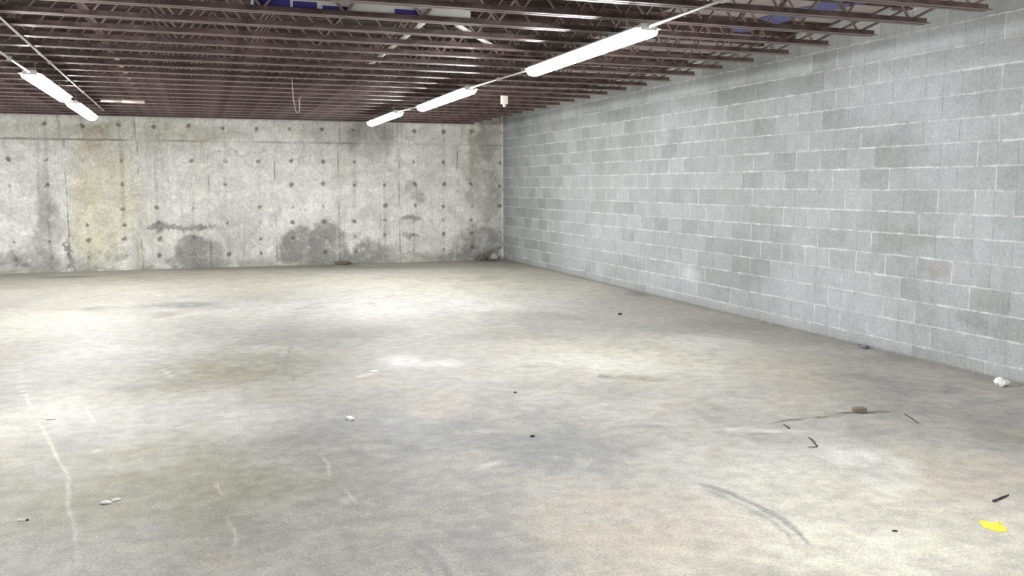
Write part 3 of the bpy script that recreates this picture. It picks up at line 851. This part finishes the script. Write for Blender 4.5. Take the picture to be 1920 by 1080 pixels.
conduit([(-1.48, 7.80, zl), (-1.485, 9.80, zl)], .011, 'thin conduit reaching the longer left strip light from the left edge', (.5,))
conduit([(-1.50, 12.30, zl), (-1.505, 13.10, zl)], .011, 'short conduit joining the two strip lights at upper left', (.5,))
conduit([(-1.29, 5.0, CHORD - .0105), (-1.42, 16.4, CHORD - .0105)], .0105, 'long thin conduit under the joists just right of the left strip lights', (.18, .45, .72))

# ------------------------------------------------------------------ odds and ends up among the joists
rt = root('hanging_wire', (1.06, YJ[10], CHORD), 'thin bent wire with a hooked end hanging below the joists in the middle', 'wire')
bm = BM(); tube(bm, [(0, 0, .02), (.004, 0, -.10), (.012, .01, -.24), (.03, .01, -.34)], .005, 6); ob('strand', bm, M['wire'], rt, True)
bm = BM(); tube(bm, [(.03, .01, -.34), (.035, .01, -.372), (.055, .01, -.388), (.075, .01, -.37), (.082, .01, -.30), (.075, .01, -.235), (.10, .01, -.20)], .0055, 6); ob('hook', bm, M['wire'], rt, True)

rt = root('junction_box', (4.02, YJ[12], CHORD), 'small pale electrical box under the joists near the block wall', 'electrical box')
bm = BM(); box(bm, -.045, .045, -.03, .03, -.115, 0, .006); ob('body', bm, M['box'], rt)
bm = BM(); box(bm, -.040, .040, -.034, -.030, -.110, -.008, .002); ob('cover', bm, M['box'], rt)
bm = BM(); tube(bm, [(0, 0, -.118), (0, 0, -.150)], .022, 10); ob('nipple', bm, M['box'], rt, True)

py = YJ[16]
rt = root('short_pipe', (-1.27, py, CHORD - .025), 'short pale pipe with thicker end fixed under the joists near the left lights', 'pipe', rot=math.atan2(.04, .56))
bm = BM(); tube(bm, [(0, 0, 0), (.30, 0, 0)], .018, 10); ob('pipe', bm, M['pale'], rt, True)
bm = BM(); tube(bm, [(.28, 0, 0), (.285, 0, 0), (.575, 0, 0), (.58, 0, 0)], [.018, .025, .025, .018], 12); ob('sleeve', bm, M['pale'], rt, True)

def pipe(a, b, r, lab, mat):
    bm = BM(); a = Vector(a); b = Vector(b)
    tube(bm, [Vector((0, 0, 0)), b - a], r, 10)
    o = ob('plastic_pipe', bm, mat, None, True, a); tag(o, lab, 'pipe', 'white pipes lying on the joists')
zp = CHORD + LEG + .021
pipe((1.74, 7.20, zp), (1.79, 9.9, zp), .020, 'white plastic pipe lying across the joists, the left of two above the middle', M['pvc'])
pipe((2.02, 7.20, zp), (2.62, 8.15, zp), .020, 'white plastic pipe lying slanted across the joists, right of the straight white one', M['pvc'])

# white board with a blue print lying lengthwise on the joist bottoms
bx0, bx1, by0, by1, bz = .40, 2.02, YJ[3] + .0125, YJ[3] + .0425, CHORD + TH + .0005
rt = root('foam_board', ((bx0 + bx1) / 2, by0, bz), 'white foam board with blue print standing on a joist at the top of the view', 'foam board')
h = (bx1 - bx0) / 2
bm = BM(); box(bm, -h, h, 0, .03, 0, .150, .004); ob('board', bm, M['foam'], rt)
for a, b, z0, z1 in ((-h + .02, -h + .27, .03, .100), (-h + .29, -h + .46, .03, .088), (-h + .50, -h + .68, .03, .070), (.22, .42, .03, .078)):
    bm = BM(); box(bm, a, b, -.0012, .001, z0, z1); ob('blue_print', bm, M['blueprint'], rt)

# blue film strip stapled under the deck near the block wall
def film(y0, y1, x0, x1, seed, lab):
    bm = BM(); nx, ny = 8, 12; g = []
    for i in range(nx + 1):
        rw = []
        for j in range(ny + 1):
            u, v = i / nx, j / ny
            x = x0 + (x1 - x0) * u + .05 * mnoise.noise(Vector((v * 4, seed, 0))); y = y0 + (y1 - y0) * v
            z = DECK - .012 - .035 * (1 + mnoise.noise(Vector((u * 3, v * 7, seed)))) * math.sin(math.pi * u)
            rw.append(bm.verts.new((x, y, z)))
        g.append(rw)
    for i in range(nx):
        for j in range(ny):
            bm.faces.new((g[i][j], g[i + 1][j], g[i + 1][j + 1], g[i][j + 1]))
    bmesh.ops.solidify(bm, geom=list(bm.faces), thickness=.002)
    tag(ob('plastic_film', bm, M['bluefilm'], None, True), lab, 'plastic film', 'blue film under the deck')
FW = ['nearest the camera', 'second from camera', 'third from camera', 'fourth from camera', 'farthest from camera']
for q, (k, xa, xb) in enumerate(((1, 5.36, 5.68), (2, 5.40, 5.72), (3, 5.38, 5.66), (4, 5.30, 5.62), (5, 5.36, 5.60))):
    film(YJ[k] + .07, YJ[k + 1] - .07, xa, xb, 1.3 + 2.1 * q, 'blue plastic film scrap under the deck by the block wall, ' + FW[q])

# ------------------------------------------------------------------ litter on the floor
rnd = random.Random(5)
# crumpled paper by the block wall
bm = BM(); lump(bm, .047, 3, .55, 1.6, (1.25, .9, .75), 3)
tag(ob('crumpled_paper', bm, M['paper'], None, False, (6.02, 5.42, 0)), 'crumpled white paper on the floor against the block wall', 'paper')
bm = BM(); lump(bm, .03, 9, .5, 1.5, (1.5, .8, .5), 2)
tag(ob('stone_chip', bm, M['rubble_pale'], None, False, (6.12, 5.27, 0)), 'dull grey chip beside the crumpled white paper', 'stone')
# yellow scrap
bm = BM()
n = 26; c = bm.verts.new((0, 0, .010)); ring = []; out = []
for i in range(n):
    a = 2 * math.pi * i / n
    r = .044 * (1 + .8 * mnoise.noise(Vector((math.cos(a) * 1.5, math.sin(a) * 1.5, 2.2))) + .14 * rnd.uniform(-1, 1))
    ring.append(bm.verts.new((math.cos(a) * r * .55, math.sin(a) * r * .55, .009 + .004 * rnd.random())))
    out.append(bm.verts.new((math.cos(a) * r * 1.15, math.sin(a) * r * 1.35, .0015)))
for i in range(n):
    j = (i + 1) % n
    bm.faces.new((c, ring[i], ring[j])); bm.faces.new((ring[i], out[i], out[j], ring[j]))
bm.faces.new(out[::-1])
tag(ob('yellow_scrap', bm, M['yellow'], None, False, (3.49, 3.13, 0)), 'bright yellow ragged scrap lying on the floor at lower right', 'scrap')
# blue-grey bottle lying at the wall foot
rt = root('plastic_bottle', (6.14, 7.16, .019), 'small dark blue grey plastic bottle lying at the foot of the block wall', 'bottle', rot=math.radians(80))
bm = BM(); tube(bm, [(-.065, 0, 0), (-.06, 0, 0), (.02, 0, 0), (.042, 0, 0), (.055, 0, 0)], [.015, .019, .019, .013, .008], 12); ob('body', bm, M['bottle'], rt, True)
bm = BM(); tube(bm, [(.053, 0, 0), (.068, 0, 0)], .010, 12); ob('cap', bm, M['cap'], rt, True)
# brown wood chunk on the crack
bm = BM(); box(bm, -.045, .045, -.03, .03, 0, .034, .005)
for v in bm.verts: v.co += Vector((mnoise.noise(v.co * 40), mnoise.noise(v.co * 40 + Vector((5, 0, 0))), 0)) * .006
o = tag(ob('wood_chunk', bm, M['brown'], None, False, (4.37, 5.10, 0)), 'small brown block of wood lying on the dark floor crack', 'wood block'); o.rotation_euler.z = -.3
# slivers along the crack
def sliver(pts, rs, lab, name='wood_sliver', cat='wood sliver', mat='twig', group=None):
    p0 = Vector((pts[0][0], pts[0][1], 0)); bm = BM()
    tube(bm, [Vector((x, y, max(rs[i], .003))) - p0 for i, (x, y) in enumerate(pts)], rs, 6)
    tag(ob(name, bm, M[mat], None, True, p0), lab, cat, group)
G2 = 'dark twigs on the floor by the crack'
sliver([(3.614, 4.675), (3.593, 4.603), (3.565, 4.55), (3.534, 4.482)], [.003, .006, .007, .005], 'dark bent twig below the floor crack, longer arm of the V', 'twig', 'twig', 'twig', G2)
sliver([(3.477, 4.500), (3.503, 4.488), (3.528, 4.478)], [.002, .003, .003], 'thin dark twig forming the lower arm of the V', 'twig', 'twig', 'twig', G2)
sliver([(3.656, 4.995), (3.643, 4.94), (3.626, 4.887)], [.003, .005, .006], 'short dark twig just under the left part of the crack', 'twig', 'twig', 'twig', G2)
sliver([(4.628, 4.950), (4.59, 4.85), (4.537, 4.722)], [.003, .004, .003], 'thin dark twig right of the brown wood block', 'twig', 'twig', 'twig', G2)
rt = root('iron_spike', (3.765, 3.385, .006), 'dark iron spike on the floor above the yellow scrap', 'spike', rot=math.radians(17))
bm = BM(); tube(bm, [(0, 0, 0), (.10, 0, 0), (.15, 0, 0)], [.006, .006, .003], 8); ob('shank', bm, M['steelnail'], rt, True)
bm = BM(); tube(bm, [(-.008, 0, 0), (0, 0, 0)], .008, 10); ob('head', bm, M['steelnail'], rt, True)
# pale and dark crumbs
def chip(name, mat, loc, r, seed, sq, lab, cat, rot=0., group=None):
    bm = BM(); lump(bm, r, seed, .35, 1.4, sq, 2)
    o = tag(ob(name, bm, M[mat], None, False, (*loc, 0)), lab, cat, group); o.rotation_euler.z = rot
chip('white_scrap', 'paper', (.925, 6.08), .026, 2, (1.6, .6, .55), 'small white scrap alone on the grey floor, left of the middle', 'scrap', -1.0)
chip('white_scrap', 'chalk', (-.50, 4.83), .022, 4, (1.3, .55, .45), 'pale scrap at lower left, left piece of a touching pair', 'scrap', -.1)
chip('white_scrap', 'chalk', (-.455, 4.865), .016, 6, (1.4, .6, .45), 'pale scrap at lower left, right piece of a touching pair', 'scrap', .2)
chip('white_scrap', 'paper', (-.865, 4.71), .012, 8, (1.3, .8, .6), 'tiny white scrap near the lower left edge beside a dark pebble', 'scrap')
chip('pebble', 'char', (-.835, 4.70), .007, 5, (1, .9, .8), 'tiny dark pebble touching the white scrap near the lower left edge', 'pebble')
chip('pebble', 'char', (1.96, 5.27), .012, 11, (1.3, .9, .7), 'black pebble alone on the floor, right of the middle', 'pebble')
chip('pebble', 'char', (4.89, 10.04), .022, 12, (1.3, .9, .7), 'dark pebble far back on the floor towards the block wall', 'pebble')
chip('pebble', 'twig', (2.26, 6.46), .011, 13, (1.3, .9, .7), 'small dark pebble near the middle of the floor', 'pebble')
chip('pebble', 'char', (3.00, 3.23), .008, 14, (1.6, .7, .6), 'tiny dark pebble left of the yellow scrap', 'pebble', -.7)
chip('white_scrap', 'chalk', (-1.02, 6.76), .026, 15, (1.4, .6, .4), 'flat pale scrap by the left edge, beside the pale floor crack', 'scrap', -.3)
chip('white_scrap', 'chalk', (1.37, 7.60), .024, 16, (1.6, .7, .4), 'flat whitish scrap on the pale patch in the middle distance', 'scrap', -.3)
# rubble heaped in the far corner
rub = [(5.66, 18.33, .085, 21, (1.4, .8, .95), 'rubble', 'dark brown lump of rubble at the foot of the far wall by the corner'),
       (5.95, 18.32, .085, 22, (1.1, .8, .95), 'rubble_pale', 'pale lump of rubble next to the corner of the two walls'),
       (5.42, 18.37, .05, 23, (1.3, .8, .7), 'rubble_pale', 'small pale chip left of the dark rubble lump in the corner'),
       (5.82, 18.13, .05, 24, (1.6, .9, .6), 'rubble', 'flat brown chip lying in front of the corner rubble')]
for (x, y, r, sd, sq, m, lab) in rub:
    bm = BM(); lump(bm, r, sd, .4, 1.5, sq, 3)
    tag(ob('rubble_lump', bm, M[m], None, False, (x, y, 0)), lab, 'rubble', 'rubble in the far corner')
bm = BM(); lump(bm, .085, 31, .3, 1.4, (1.9, .9, .55), 3)
tag(ob('rubble_lump', bm, M['rubble'], None, False, (2.72, 18.32, 0)), 'low dark lump at the foot of the far concrete wall', 'rubble')

# ------------------------------------------------------------------ camera
cam = bpy.data.cameras.new('camera'); co = bpy.data.objects.new('camera', cam); C.objects.link(co)
cam.sensor_fit = 'HORIZONTAL'; cam.sensor_width = 36.; cam.lens = 1690. / 1920. * 36.
cam.clip_start = .05; cam.clip_end = 200
co.location = (0, 0, 1.6)
co.rotation_euler = (math.radians(90 - 6.515), 0, math.radians(-19.069))
S.camera = co

w = bpy.data.worlds.new('world'); S.world = w; w.use_nodes = True
w.node_tree.nodes['Background'].inputs[0].default_value = (.02, .02, .02, 1)
w.node_tree.nodes['Background'].inputs[1].default_value = 1.
